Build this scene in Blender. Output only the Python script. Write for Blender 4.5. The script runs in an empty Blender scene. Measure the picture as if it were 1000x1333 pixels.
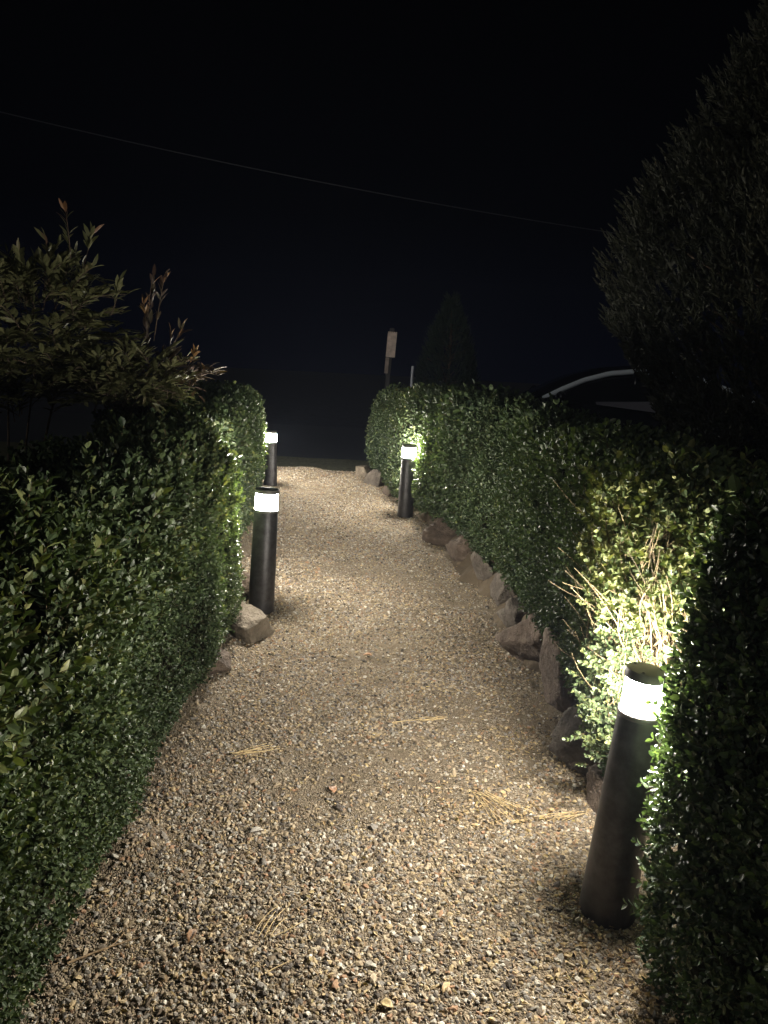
import bpy, bmesh, math, random
import numpy as np
from mathutils import Matrix, Vector, Euler

SC = bpy.context.scene
COL = SC.collection
rad = math.radians

# ------------------------------------------------------------------ camera
cam_d = bpy.data.cameras.new('camera')
cam = bpy.data.objects.new('camera', cam_d)
COL.objects.link(cam)
cam_d.sensor_fit = 'VERTICAL'
cam_d.sensor_height = 36.0
cam_d.lens = 36.0 * 1007.0 / 1333.0
cam_d.clip_start = 0.05
cam_d.clip_end = 1000
cam.matrix_world = (Matrix.Translation((0, 0, 1.5)) @ Matrix.Rotation(rad(90 - 11.6), 4, 'X')
                    @ Matrix.Rotation(rad(3.0), 4, 'Z'))
SC.camera = cam

# ------------------------------------------------------------------ world (night sky)
SUN_EL, SUN_AZ = rad(-7.0), rad(180)
w = bpy.data.worlds.new('World'); SC.world = w; w.use_nodes = True
nt = w.node_tree
bgn = nt.nodes['Background']
sky = nt.nodes.new('ShaderNodeTexSky'); sky.sky_type = 'NISHITA'; sky.sun_disc = False
sky.sun_elevation = SUN_EL; sky.sun_rotation = SUN_AZ
sky.air_density = 1.0; sky.dust_density = 0.6; sky.ozone_density = 3.0
tcw = nt.nodes.new('ShaderNodeTexCoord'); sx = nt.nodes.new('ShaderNodeSeparateXYZ')
nt.links.new(tcw.outputs['Generated'], sx.inputs[0])
rw = nt.nodes.new('ShaderNodeValToRGB'); cr = rw.color_ramp
cr.elements[0].position = 0.0; cr.elements[0].color = (.0009, .0012, .0030, 1)
cr.elements[1].position = 0.45; cr.elements[1].color = (.0002, .0002, .0003, 1)
e = cr.elements.new(.16); e.color = (.0003, .0004, .0009, 1)
nt.links.new(sx.outputs['Z'], rw.inputs[0])
bg2 = nt.nodes.new('ShaderNodeBackground'); nt.links.new(rw.outputs[0], bg2.inputs[0]); bg2.inputs[1].default_value = 1.0
ad = nt.nodes.new('ShaderNodeAddShader')
nt.links.new(bgn.outputs[0], ad.inputs[0]); nt.links.new(bg2.outputs[0], ad.inputs[1])
nt.links.new(ad.outputs[0], nt.nodes['World Output'].inputs[0])
nt.links.new(sky.outputs[0], bgn.inputs[0]); bgn.inputs[1].default_value = 0.05

# ------------------------------------------------------------------ unseen fill light added to brighten the background: weak, low, from behind the camera
ld = bpy.data.lights.new('fill_sun', 'SUN'); ld.energy = 0.22; ld.angle = rad(0.5); ld.color = (1.0, 0.95, 0.86)
fill_sun = bpy.data.objects.new('fill_sun', ld); COL.objects.link(fill_sun)
fill_sun.rotation_euler = (rad(66), 0, rad(-38))

SC.view_settings.view_transform = 'Standard'
SC.view_settings.look = 'None'
SC.view_settings.exposure = 0.0
SC.view_settings.gamma = 1.0
SC.cycles.sample_clamp_indirect = 6.0
LAMP = 1450.0

R = np.random.default_rng(7)
random.seed(7)

# ------------------------------------------------------------------ material helpers
def newmat(name):
    m = bpy.data.materials.new(name); m.use_nodes = True
    return m, m.node_tree, m.node_tree.nodes['Principled BSDF']

def ramp(nt, stops, interp='LINEAR'):
    r = nt.nodes.new('ShaderNodeValToRGB'); cr = r.color_ramp; cr.interpolation = interp
    while len(cr.elements) > 1: cr.elements.remove(cr.elements[-1])
    for i, (p, c) in enumerate(stops):
        e = cr.elements[0] if i == 0 else cr.elements.new(p)
        e.position = p; e.color = (c[0], c[1], c[2], 1)
    return r

def plain(name, c, rough=0.6, metal=0.0, nscale=0, namt=0.25, bump=0.0, spec=0.5):
    m, nt, p = newmat(name)
    p.inputs['Base Color'].default_value = (*c, 1)
    p.inputs['Roughness'].default_value = rough
    p.inputs['Metallic'].default_value = metal
    p.inputs['Specular IOR Level'].default_value = spec
    if nscale:
        tc = nt.nodes.new('ShaderNodeTexCoord')
        n = nt.nodes.new('ShaderNodeTexNoise'); n.inputs['Scale'].default_value = nscale
        n.inputs['Detail'].default_value = 8; n.inputs['Roughness'].default_value = 0.65
        nt.links.new(tc.outputs['Object'], n.inputs['Vector'])
        lo = [x * (1 - namt) for x in c]; hi = [min(1, x * (1 + namt)) for x in c]
        r = ramp(nt, [(0.3, lo), (0.7, hi)])
        nt.links.new(n.outputs['Fac'], r.inputs[0]); nt.links.new(r.outputs[0], p.inputs['Base Color'])
        if bump:
            b = nt.nodes.new('ShaderNodeBump'); b.inputs['Strength'].default_value = bump
            b.inputs['Distance'].default_value = 0.01
            nt.links.new(n.outputs['Fac'], b.inputs['Height']); nt.links.new(b.outputs[0], p.inputs['Normal'])
    return m

def attr_mat(name, stops, rough=0.4, trans=0.0, interp='LINEAR', spec=0.5, patch=0.0, pscale=3.0, bump=0):
    """colour from the per-element attribute 'rnd' (each leaf / stone has its own colour)"""
    m, nt, p = newmat(name)
    a = nt.nodes.new('ShaderNodeAttribute'); a.attribute_name = 'rnd'
    fac = a.outputs['Fac']
    r = ramp(nt, stops, interp); nt.links.new(fac, r.inputs[0])
    col = r.outputs[0]
    tc = nt.nodes.new('ShaderNodeTexCoord')
    if patch:
        n = nt.nodes.new('ShaderNodeTexNoise'); n.inputs['Scale'].default_value = pscale; n.inputs['Detail'].default_value = 3
        nt.links.new(tc.outputs['Object'], n.inputs['Vector'])
        mr = nt.nodes.new('ShaderNodeMapRange'); mr.inputs[1].default_value = .3; mr.inputs[2].default_value = .7
        mr.inputs[3].default_value = 1 - patch; mr.inputs[4].default_value = 1 + patch
        nt.links.new(n.outputs['Fac'], mr.inputs[0])
        mx = nt.nodes.new('ShaderNodeVectorMath'); mx.operation = 'SCALE'
        nt.links.new(col, mx.inputs[0]); nt.links.new(mr.outputs[0], mx.inputs['Scale'])
        col = mx.outputs[0]
    nt.links.new(col, p.inputs['Base Color'])
    p.inputs['Roughness'].default_value = rough
    p.inputs['Specular IOR Level'].default_value = spec
    if bump:
        n2 = nt.nodes.new('ShaderNodeTexNoise'); n2.inputs['Scale'].default_value = 260; n2.inputs['Detail'].default_value = 3
        nt.links.new(tc.outputs['Object'], n2.inputs['Vector'])
        b = nt.nodes.new('ShaderNodeBump'); b.inputs['Strength'].default_value = bump; b.inputs['Distance'].default_value = .003
        nt.links.new(n2.outputs['Fac'], b.inputs['Height']); nt.links.new(b.outputs[0], p.inputs['Normal'])
    if trans:
        t = nt.nodes.new('ShaderNodeBsdfTranslucent')
        vm = nt.nodes.new('ShaderNodeVectorMath'); vm.operation = 'MULTIPLY'; vm.inputs[1].default_value = (1.5, 1.6, .7)
        nt.links.new(col, vm.inputs[0]); nt.links.new(vm.outputs[0], t.inputs[0])
        ms = nt.nodes.new('ShaderNodeMixShader'); ms.inputs[0].default_value = trans
        out = nt.nodes['Material Output']
        nt.links.new(p.outputs[0], ms.inputs[1]); nt.links.new(t.outputs[0], ms.inputs[2])
        nt.links.new(ms.outputs[0], out.inputs['Surface'])
    return m

# ------------------------------------------------------------------ object helpers
def npmesh(name, V, F, mat, parent=None, rnd=None, smooth=False):
    """V (n,3), F (m,k) with k = 3 or 4; rnd one value per vertex"""
    me = bpy.data.meshes.new(name)
    V = np.asarray(V, np.float32); F = np.asarray(F, np.int32); m, k = F.shape
    me.vertices.add(len(V)); me.vertices.foreach_set('co', V.ravel())
    me.loops.add(m * k); me.loops.foreach_set('vertex_index', F.ravel())
    me.polygons.add(m); me.polygons.foreach_set('loop_start', np.arange(0, m * k, k, dtype=np.int32))
    me.polygons.foreach_set('use_smooth', np.full(m, smooth))
    if rnd is not None:
        a = me.attributes.new('rnd', 'FLOAT', 'POINT'); a.data.foreach_set('value', np.asarray(rnd, np.float32))
    me.update(calc_edges=True)
    me.materials.append(mat)
    o = bpy.data.objects.new(name, me); COL.objects.link(o)
    if parent: o.parent = parent
    return o

def bmobj(name, bm, mat, parent=None, smooth=True, angle=None):
    me = bpy.data.meshes.new(name); bm.normal_update(); bm.to_mesh(me); bm.free()
    for p in me.polygons: p.use_smooth = smooth
    if angle is not None: me.set_sharp_from_angle(angle=rad(angle))
    me.materials.append(mat)
    o = bpy.data.objects.new(name, me); COL.objects.link(o)
    if parent: o.parent = parent
    return o

def tag(o, label=None, cat=None, group=None, kind=None):
    if label: o['label'] = label
    if cat: o['category'] = cat
    if group: o['group'] = group
    if kind: o['kind'] = kind
    return o

def empty(name, loc=(0, 0, 0), rot=(0, 0, 0)):
    o = bpy.data.objects.new(name, None); COL.objects.link(o)
    o.location = loc; o.rotation_euler = rot; o.empty_display_size = .1
    return o

def noise3(P, scale, seed=0, octaves=3):
    """cheap smooth pseudo-noise from rotated sines, about -1..1"""
    r = np.random.default_rng(seed); out = np.zeros(len(P)); amp = 1; tot = 0
    for o in range(octaves):
        for k in range(4):
            d = r.normal(size=3); d /= np.linalg.norm(d)
            out += amp * np.sin(P @ d * scale * (2 ** o) * (0.7 + .6 * r.random()) + r.random() * 6.28)
        tot += amp * 2.2; amp *= .55
    return out / tot

def nrm(v): return v / np.maximum(np.linalg.norm(v, axis=-1, keepdims=True), 1e-9)

def frames(d, r=R, ref=None):
    """(n,3,3): columns x, y=d, z with random roll, or z near ref"""
    n = len(d); d = nrm(d)
    t = r.normal(size=(n, 3)) if ref is None else np.broadcast_to(ref, (n, 3)) + r.normal(size=(n, 3)) * .35
    x = nrm(np.cross(d, t)); z = np.cross(x, d)
    return np.stack([x, d, z], axis=-1)

def scatter(TV, TF, pos, Rm, sc):
    """copies of a template (V,F) as one vertex/face array"""
    n, k = len(pos), len(TV)
    sc = np.asarray(sc); sc = sc[:, None, None] if sc.ndim == 1 else sc[:, None, :]
    V = np.einsum('nij,nkj->nki', Rm, TV[None] * sc) + pos[:, None, :]
    F = (TF[None] + (np.arange(n) * k)[:, None, None]).reshape(-1, TF.shape[1])
    return V.reshape(-1, 3), F

def tubes(paths, radii, sides=5):
    """paths: list of (k,3) arrays, radii: list of (k,) -> quads"""
    Vs, Fs, off = [], [], 0
    for P, rr in zip(paths, radii):
        P = np.asarray(P, float); k = len(P)
        T = nrm(np.gradient(P, axis=0))
        ref = np.array([.3, .2, 1.]) if abs(T[:, 2]).mean() < .8 else np.array([1., .2, .1])
        X = nrm(np.cross(T, ref)); Y = np.cross(T, X)
        a = np.arange(sides) / sides * 2 * np.pi
        ring = P[:, None] + (X[:, None] * np.cos(a)[None, :, None] + Y[:, None] * np.sin(a)[None, :, None]) * np.asarray(rr)[:, None, None]
        Vs.append(ring.reshape(-1, 3))
        i = np.arange(k - 1)[:, None] * sides; j = np.arange(sides)[None]; j2 = (j + 1) % sides
        Fs.append(np.stack([i + j, i + j2, i + sides + j2, i + sides + j], -1).reshape(-1, 4) + off)
        off += k * sides
    return np.concatenate(Vs), np.concatenate(Fs)

def bez(a, b, c, n=7):
    t = np.linspace(0, 1, n)[:, None]
    return (1 - t) ** 2 * np.array(a) + 2 * t * (1 - t) * np.array(b) + t * t * np.array(c)

# ------------------------------------------------------------------ materials
M_soil = None
def soil_material(name, tint=(.9, .9, .9), pebbles=True):
    m, nt, p = newmat(name)
    tc = nt.nodes.new('ShaderNodeTexCoord')
    n = nt.nodes.new('ShaderNodeTexNoise'); n.inputs['Scale'].default_value = 4; n.inputs['Detail'].default_value = 9
    n.inputs['Roughness'].default_value = .7
    nt.links.new(tc.outputs['Object'], n.inputs['Vector'])
    t = lambda c: [c[i] * tint[i] for i in range(3)]
    r1 = ramp(nt, [(.3, t((.17, .135, .096))), (.55, t((.28, .225, .16))), (.75, t((.38, .31, .225)))])
    nt.links.new(n.outputs['Fac'], r1.inputs[0])
    col = r1.outputs[0]; h = n.outputs['Fac']
    bump = nt.nodes.new('ShaderNodeBump'); bump.inputs['Strength'].default_value = .8; bump.inputs['Distance'].default_value = .012
    if pebbles:
        v = nt.nodes.new('ShaderNodeTexVoronoi'); v.inputs['Scale'].default_value = 170; v.feature = 'F1'
        nt.links.new(tc.outputs['Object'], v.inputs['Vector'])
        hsv = nt.nodes.new('ShaderNodeSeparateColor'); nt.links.new(v.outputs['Color'], hsv.inputs[0])
        r2 = ramp(nt, [(0, t((.10, .075, .05))), (.3, t((.22, .17, .115))), (.55, t((.30, .25, .185))), (.8, t((.42, .35, .25))), (1, t((.5, .45, .37)))])
        nt.links.new(hsv.outputs[0], r2.inputs[0])
        n3 = nt.nodes.new('ShaderNodeTexNoise'); n3.inputs['Scale'].default_value = 7; n3.inputs['Detail'].default_value = 5
        nt.links.new(tc.outputs['Object'], n3.inputs['Vector'])
        rr = ramp(nt, [(.42, (0, 0, 0)), (.58, (1, 1, 1))]); nt.links.new(n3.outputs['Fac'], rr.inputs[0])
        mix = nt.nodes.new('ShaderNodeMix'); mix.data_type = 'RGBA'
        nt.links.new(rr.outputs[0], mix.inputs['Factor']); nt.links.new(col, mix.inputs['A']); nt.links.new(r2.outputs[0], mix.inputs['B'])
        col = mix.outputs['Result']
        mm = nt.nodes.new('ShaderNodeMath'); mm.operation = 'MULTIPLY_ADD'; mm.inputs[1].default_value = -1.1
        nt.links.new(v.outputs['Distance'], mm.inputs[0]); nt.links.new(n.outputs['Fac'], mm.inputs[2]); h = mm.outputs[0]
    nt.links.new(col, p.inputs['Base Color']); nt.links.new(h, bump.inputs['Height'])
    nt.links.new(bump.outputs[0], p.inputs['Normal'])
    p.inputs['Roughness'].default_value = .95; p.inputs['Specular IOR Level'].default_value = .2
    return m

M_path = soil_material('gravel_bed')
M_bank = soil_material('packed_earth', (.36, .35, .34), False)
M_stone = attr_mat('gravel_stone', [(0, (.085, .072, .062)), (.09, (.17, .135, .10)), (.20, (.28, .22, .155)), (.36, (.37, .295, .20)),
                   (.48, (.25, .23, .205)), (.58, (.44, .365, .26)), (.68, (.28, .25, .215)), (.76, (.44, .34, .20)), (.84, (.34, .21, .13)),
                   (.89, (.45, .42, .36)), (.96, (.62, .57, .49))], rough=.8, interp='CONSTANT', spec=.35, bump=.5)
M_litter = attr_mat('dry_litter', [(0, (.13, .08, .045)), (.3, (.29, .20, .11)), (.6, (.42, .31, .17)), (.85, (.54, .42, .24)), (1, (.30, .24, .10))],
                    rough=.6, trans=.12)
M_leaf = attr_mat('box_leaf', [(0, (.020, .034, .019)), (.35, (.043, .066, .032)), (.7, (.078, .108, .047)), (.9, (.145, .165, .060)), (.965, (.20, .205, .085)),
                  (.97, (.10, .07, .04)), (1, (.15, .105, .06))], rough=.45, trans=.16, patch=.35, pscale=3.2, spec=.38)
M_twig = attr_mat('bare_twig', [(0, (.07, .05, .03)), (.5, (.16, .12, .062)), (1, (.27, .21, .11))], rough=.7)
M_core = plain('hedge_inner_shade', (.012, .013, .007), 1.0, spec=.05, nscale=30, namt=.6, bump=1)  # near-black: shade inside the hedge put into the colour
M_nleaf = attr_mat('lance_leaf', [(0, (.06, .066, .03)), (.5, (.13, .135, .062)), (.8, (.20, .20, .10)), (.86, (.12, .06, .04)), (.93, (.24, .12, .06)), (1, (.30, .17, .08))],
                   rough=.45, trans=.15)
M_nred = attr_mat('dark_red_leaf', [(0, (.03, .02, .018)), (.5, (.06, .038, .03)), (.8, (.08, .07, .04)), (.85, (.24, .13, .06)), (1, (.32, .19, .08))],
                  rough=.45, trans=.1)
M_conif = attr_mat('conifer_needle', [(0, (.008, .011, .005)), (.6, (.024, .028, .013)), (1, (.066, .060, .030))], rough=.6, trans=.05)
M_conif2 = attr_mat('cypress_needle', [(0, (.010, .022, .015)), (1, (.020, .042, .026))], rough=.6)
M_bark = plain('bark', (.11, .08, .055), .9, nscale=25, namt=.5, bump=1)

# ------------------------------------------------------------------ terrain height
def gh(x, y):
    x = np.asarray(x, float); y = np.asarray(y, float)
    P = np.stack([x.ravel(), y.ravel(), 0 * x.ravel()], -1)
    z = noise3(P, 2.2, 3, 3) * .012 + noise3(P, 9., 5, 2) * .005
    z += .055 * np.exp(-((P[:, 0] + .72) ** 2 + (P[:, 1] - 2.07) ** 2) / .0075)   # small sandy hump
    return z.reshape(x.shape)

FACE_L = np.array([(-.8, -.70), (1.2, -.695), (1.8, -.69), (2.3, -.70), (2.9, -.745), (3.5, -.765), (3.92, -.775), (4.28, -.96), (5, -1.04), (6.5, -1.14), (8.2, -1.34), (8.7, -1.42)])
FACE_R = np.array([(-.8, 1.0), (1.0, .82), (1.55, .705), (1.8, .69), (2.2, .76), (3.1, .77), (3.9, .73), (4.6, .68), (5.4, .58), (6.2, .46), (7.0, .30), (8.2, .05), (9.9, -.24)])
fl = lambda y: np.interp(y, FACE_L[:, 0], FACE_L[:, 1])
fr = lambda y: np.interp(y, FACE_R[:, 0], FACE_R[:, 1])

def grid(x0, x1, y0, y1, nx, ny, zf, name, mat):
    xs, ys = np.meshgrid(np.linspace(x0, x1, nx), np.linspace(y0, y1, ny))
    z = zf(xs, ys)
    V = np.stack([xs, ys, z], -1).reshape(-1, 3)
    i = np.arange(ny - 1)[:, None] * nx + np.arange(nx - 1)[None]
    F = np.stack([i, i + 1, i + nx + 1, i + nx], -1).reshape(-1, 4)
    return npmesh(name, V, F, mat, smooth=True)

def path_z(xs, ys):
    z = gh(xs, ys)
    e = np.clip((ys - 9.75 - .12 * np.sin(xs * 4) - .05 * np.sin(xs * 11)) / .35, 0, 1)
    z -= .15 * e * e * (3 - 2 * e)                     # the gravel drops off at the far end
    return z
pth = grid(-3.2, 3.2, -2, 10.6, 260, 500, path_z, 'path', M_path)
tag(pth, 'trodden gravel and earth path running between the two clipped hedges', kind='structure')

M_ground = plain('rough_ground', (.028, .034, .055), .95, nscale=9, namt=.5, bump=.6)
bm = bmesh.new(); bmesh.ops.create_circle(bm, cap_ends=True, radius=60, segments=64, matrix=Matrix.Translation((0, 0, -.17)))
tag(bmobj('ground', bm, M_ground), 'dark open ground beyond the gravel path', kind='structure')

# road crossing at the end of the path, with a grassy verge strip in front of it
M_road = plain('asphalt', (.032, .04, .058), .85, nscale=60, namt=.3, bump=.4)
rd = grid(-30, 30, 11.6, 17, 40, 12, lambda x, y: 0 * x - .14, 'road', M_road)
tag(rd, 'dark asphalt road crossing beyond the end of the path', kind='structure')

M_verge = plain('verge_turf', (.10, .105, .065), .95, nscale=22, namt=.55, bump=1)
vg = grid(-9, 9, 9.6, 11.55, 240, 40, lambda x, y: gh(x, y) * 1.5 - .085, 'verge', M_verge)
tag(vg, 'worn dark turf strip between the end of the path and the road', kind='structure')

# right-hand raised earth bank under the hedge
def bank(name, y0, y1, seed):
    ny, nx = int((y1 - y0) * 90), 90
    ys, us = np.meshgrid(np.linspace(y0, y1, ny), np.linspace(-.10, 1.1, nx), indexing='ij')
    P0 = np.stack([us, ys, 0 * ys], -1).reshape(-1, 3)
    wob = noise3(P0 * [0, 1, 0], 5., seed, 3).reshape(ys.shape) * .06
    xs = fr(ys) + .02 + .09 * np.clip((4.2 - ys) / .8, 0, 1) + us + wob
    t = np.clip((us + .06) / .17, 0, 1)
    hgt = .17 + .05 * noise3(P0 * [0, 1, 0], 4., seed + 1, 2).reshape(ys.shape)
    ends = np.clip((ys - y0) / .25, 0, 1) * np.clip((y1 - ys) / .25, 0, 1)
    z = -.03 + hgt * (t * t * (3 - 2 * t)) * ends
    P = np.stack([xs, ys, z], -1).reshape(-1, 3)
    d = (np.abs(noise3(P, 9, seed + 2, 5)) - .25) * .09 + noise3(P, 42, seed + 9, 4) * .018
    P[:, 0] -= d * .9; P[:, 2] += d * .5 * t.ravel(); P[:, 1] += noise3(P, 25, seed + 4, 3) * .012
    i = np.arange(ny - 1)[:, None] * nx + np.arange(nx - 1)[None]
    F = np.stack([i, i + 1, i + nx + 1, i + nx], -1).reshape(-1, 4)
    return npmesh(name, P, F, M_bank, smooth=True)
tag(bank('earth_bank', 2.35, 7.3, 21), 'low crumbling earth bank under the right hedge', kind='structure')

# ------------------------------------------------------------------ gravel
def ico():
    bm = bmesh.new(); bmesh.ops.create_icosphere(bm, subdivisions=1, radius=1)
    V = np.array([v.co[:] for v in bm.verts]); F = np.array([[v.index for v in f.verts] for f in bm.faces]); bm.free()
    return V, F
IV, IF = ico()
OV = np.array([(1, 0, 0), (-1, 0, 0), (0, 1, 0), (0, -1, 0), (0, 0, 1), (0, 0, -1)], float)
OF = np.array([(0, 2, 4), (2, 1, 4), (1, 3, 4), (3, 0, 4), (2, 0, 5), (1, 2, 5), (3, 1, 5), (0, 3, 5)])

def stones(specs, name):
    Vs, Fs, Rs, off = [], [], [], 0
    for (y0, y1, dens, s0, s1, tv, tf, xl, xr) in specs:
        n = int((y1 - y0) * 2.4 * dens)
        y = R.uniform(y0, y1, n); x = R.uniform(-1.0 + xl, 1.4 + xl, n) if xr is None else R.uniform(xl, xr, n)
        P3 = np.stack([x, y, 0 * x], -1)
        keep = (x > fl(y) - .12) & (x < fr(y) + .06)
        # barer, trodden patches
        bare = noise3(P3, 4.5, 11, 3)
        keep &= R.random(n) > np.clip((bare - .12) * 2.4, 0, .7)
        edge = np.minimum(x - fl(y), fr(y) - x)
        keep &= R.random(n) > np.clip(.45 - edge * 2.2, 0, .62) * (edge < .22)
        x, y = x[keep], y[keep]; n = len(x)
        u = R.random(n); s = s0 + (s1 - s0) * u ** 2.6
        big = R.random(n) < .012; s[big] *= 1.7
        sc = np.stack([s * R.uniform(.75, 1.45, n), s * R.uniform(.6, 1.0, n), s * R.uniform(.35, .75, n)], -1)
        a = R.uniform(0, 6.283, n); tilt = R.normal(size=(n, 2)) * .38
        zax = nrm(np.stack([tilt[:, 0], tilt[:, 1], np.ones(n)], -1))
        xax = nrm(np.cross(np.stack([-np.sin(a), np.cos(a), 0 * a], -1), zax)); yax = np.cross(zax, xax)
        Rm = np.stack([xax, yax, zax], -1)
        z = path_z(x, y) + sc[:, 2] * R.uniform(.1, .8, n)
        for v in range(6):
            sel = np.arange(v, n, 6)
            TV = tv * (1 + R.uniform(-.28, .28, (len(tv), 1))) + R.normal(size=tv.shape) * .08
            V, F = scatter(TV, tf, np.stack([x, y, z], -1)[sel], Rm[sel], sc[sel])
            Vs.append(V); Fs.append(F + off); off += len(V)
            Rs.append(np.repeat(R.random(len(sel)), len(tv)))
    return npmesh(name, np.concatenate(Vs), np.concatenate(Fs), M_stone, rnd=np.concatenate(Rs))
g = stones([(1.05, 2.4, 21000, .0024, .0088, IV, IF, 0, None), (2.4, 3.6, 15500, .0028, .0088, IV, IF, 0, None),
            (3.6, 5.6, 9000, .0045, .0105, OV, OF, 0, None), (5.6, 10.15, 5000, .006, .0125, OV, OF, -1.65, 1.0)], 'gravel')
tag(g, 'loose tan and grey gravel stones covering the path', 'gravel', kind='stuff')

# lance-shaped flakes, dry husks and needles lying on the gravel
def leafT(w=.45, fold=.12, curl=0.0, two=False):
    V = np.array([(0, 0, 0), (-w * .9, .36, fold), (w * .9, .36, fold), (-w * .8, .70, fold), (w * .8, .70, fold), (0, 1, 0), (0, .5, 0)])
    V[:, 2] -= curl * V[:, 1] ** 2
    F = np.array([(6, 2, 4), (6, 4, 5), (6, 5, 3), (6, 3, 1), (6, 1, 0), (6, 0, 2)])
    return V, F
def litter():
    Vs, Fs, Rs, off = [], [], [], 0
    blobs = [(.64, 1.58, .12, .16, 600), (.42, 2.36, .14, .07, 300), (.62, 2.7, .12, .2, 300), (.5, 2.0, .2, .3, 200), (.2, 1.5, .5, .2, 130),
             (.5, 3.3, .25, .3, 240), (.35, 5.3, .2, .5, 220), (-.35, 1.8, .4, .5, 300), (0, 3.0, .5, .8, 350), (-.55, 4.5, .5, 1.2, 120), (.0, 3.0, .6, 1.2, 300)]
    for (cx, cy, sx, sy, n) in blobs:
        x = R.normal(cx, sx, n); y = R.normal(cy, sy, n)
        k = (x > fl(y) - .05) & (x < fr(y) + .02) & (y > 1.0); x, y = x[k], y[k]; n = len(x)
        a = R.uniform(0, 6.283, n); d = np.stack([np.cos(a), np.sin(a), R.normal(size=n) * .2], -1)
        Rm = frames(d, R, np.array([0, 0, 1.]))
        L = R.uniform(.008, .022, n); wd = R.uniform(.3, .8, n)
        TV, TF = leafT(.42, .10, .2)
        V, F = scatter(TV, TF, np.stack([x, y, path_z(x, y) + R.uniform(.005, .013, n)], -1), Rm, np.stack([L * wd, L, L], -1))
        Vs.append(V); Fs.append(F + off); off += len(V); Rs.append(np.repeat(R.random(n), len(TV)))
    o = npmesh('leaf_litter', np.concatenate(Vs), np.concatenate(Fs), M_litter, rnd=np.concatenate(Rs))
    tag(o, 'small golden dry husks and leaf bits strewn over the gravel', 'leaf litter', kind='stuff')
litter()

# ------------------------------------------------------------------ hedges
def cross_section(W, H, z0, n=5.5, k=160):
    ph = np.linspace(0, np.pi, k); c, s = np.cos(ph), np.sin(ph)
    u = W / 2 - W / 2 * np.sign(c) * np.abs(c) ** (2 / n)
    z = z0 + (H - z0) * np.abs(s) ** (2 / n)
    L = np.concatenate([[0], np.cumsum(np.hypot(np.diff(u), np.diff(z)))])
    return u, z, L

class Hedge:
    def __init__(s, y0, y1, face, side, W, H, z0, seed, lump=.035, round0=.3, round1=.35):
        s.y0, s.y1, s.face, s.side, s.W, s.H, s.z0, s.seed, s.lump, s.r0, s.r1 = y0, y1, face, side, W, H, z0, seed, lump, round0, round1
    def P(s, yy, t, inset=0.0):
        """yy along the hedge, t 0..1 around the section from the path-side foot over the top"""
        H = s.H(yy); z0 = s.z0(yy)
        u0, zz, L = cross_section(1.0, 1.0, 0.0)
        q = t * L[-1]
        u = np.interp(q, L, u0) * s.W; zr = np.interp(q, L, zz)
        e0 = np.clip((yy - s.y0 + 1e-3) / s.r0, 0, 1); e1 = np.clip((s.y1 - yy + 1e-3) / s.r1, 0, 1)
        k = np.sqrt(np.maximum(1 - (1 - e0) ** 2.6, 0)) * np.sqrt(np.maximum(1 - (1 - e1) ** 2.6, 0))
        k = np.maximum(k, .02)
        uc = s.W * .5
        u = uc + (u - uc) * (k - inset * 2 / s.W)
        z = z0 + (H - z0) * zr * (.80 + .20 * k) - inset * zr * 1.3
        tuck = np.clip(1 - zr / .25, 0, 1) ** 2 * .07
        u = u + tuck * (u < uc)
        x = s.face(yy) + s.side * u
        P = np.stack([x, yy, z], -1)
        n = noise3(P, 5.5, s.seed, 3) * s.lump
        dirx = -s.side * np.sign(uc - u) * (zr < .97)
        P[:, 0] += n * dirx; P[:, 2] += n * (zr > .8) * 1.2
        return P
    def PN(s, yy, t):
        e = 4e-3
        p = s.P(yy, t); a = s.P(yy + e, t) - s.P(yy - e, t); b = s.P(yy, np.clip(t + e, 0, 1)) - s.P(yy, np.clip(t - e, 0, 1))
        n = nrm(np.cross(b, a)) * (1 if s.side > 0 else -1)
        c = np.stack([s.face(yy) + s.side * s.W * .5, yy, np.full_like(yy, .5)], -1)
        f = np.sign(np.einsum('ij,ij->i', n, p - c)); n *= f[:, None]
        return p, n
    def core(s, parent, inset=.055, skip=0.0):  # solid dark shell added to stand for the shaded interior
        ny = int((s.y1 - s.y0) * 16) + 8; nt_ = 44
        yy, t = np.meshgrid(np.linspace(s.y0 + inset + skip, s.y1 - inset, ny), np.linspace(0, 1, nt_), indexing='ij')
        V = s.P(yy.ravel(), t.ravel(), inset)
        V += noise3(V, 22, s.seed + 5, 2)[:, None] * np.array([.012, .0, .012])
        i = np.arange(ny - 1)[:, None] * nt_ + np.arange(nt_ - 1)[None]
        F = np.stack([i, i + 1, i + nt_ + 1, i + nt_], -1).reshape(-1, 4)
        return npmesh('inner_shade_core', V, F, M_core, parent, smooth=False)

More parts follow.
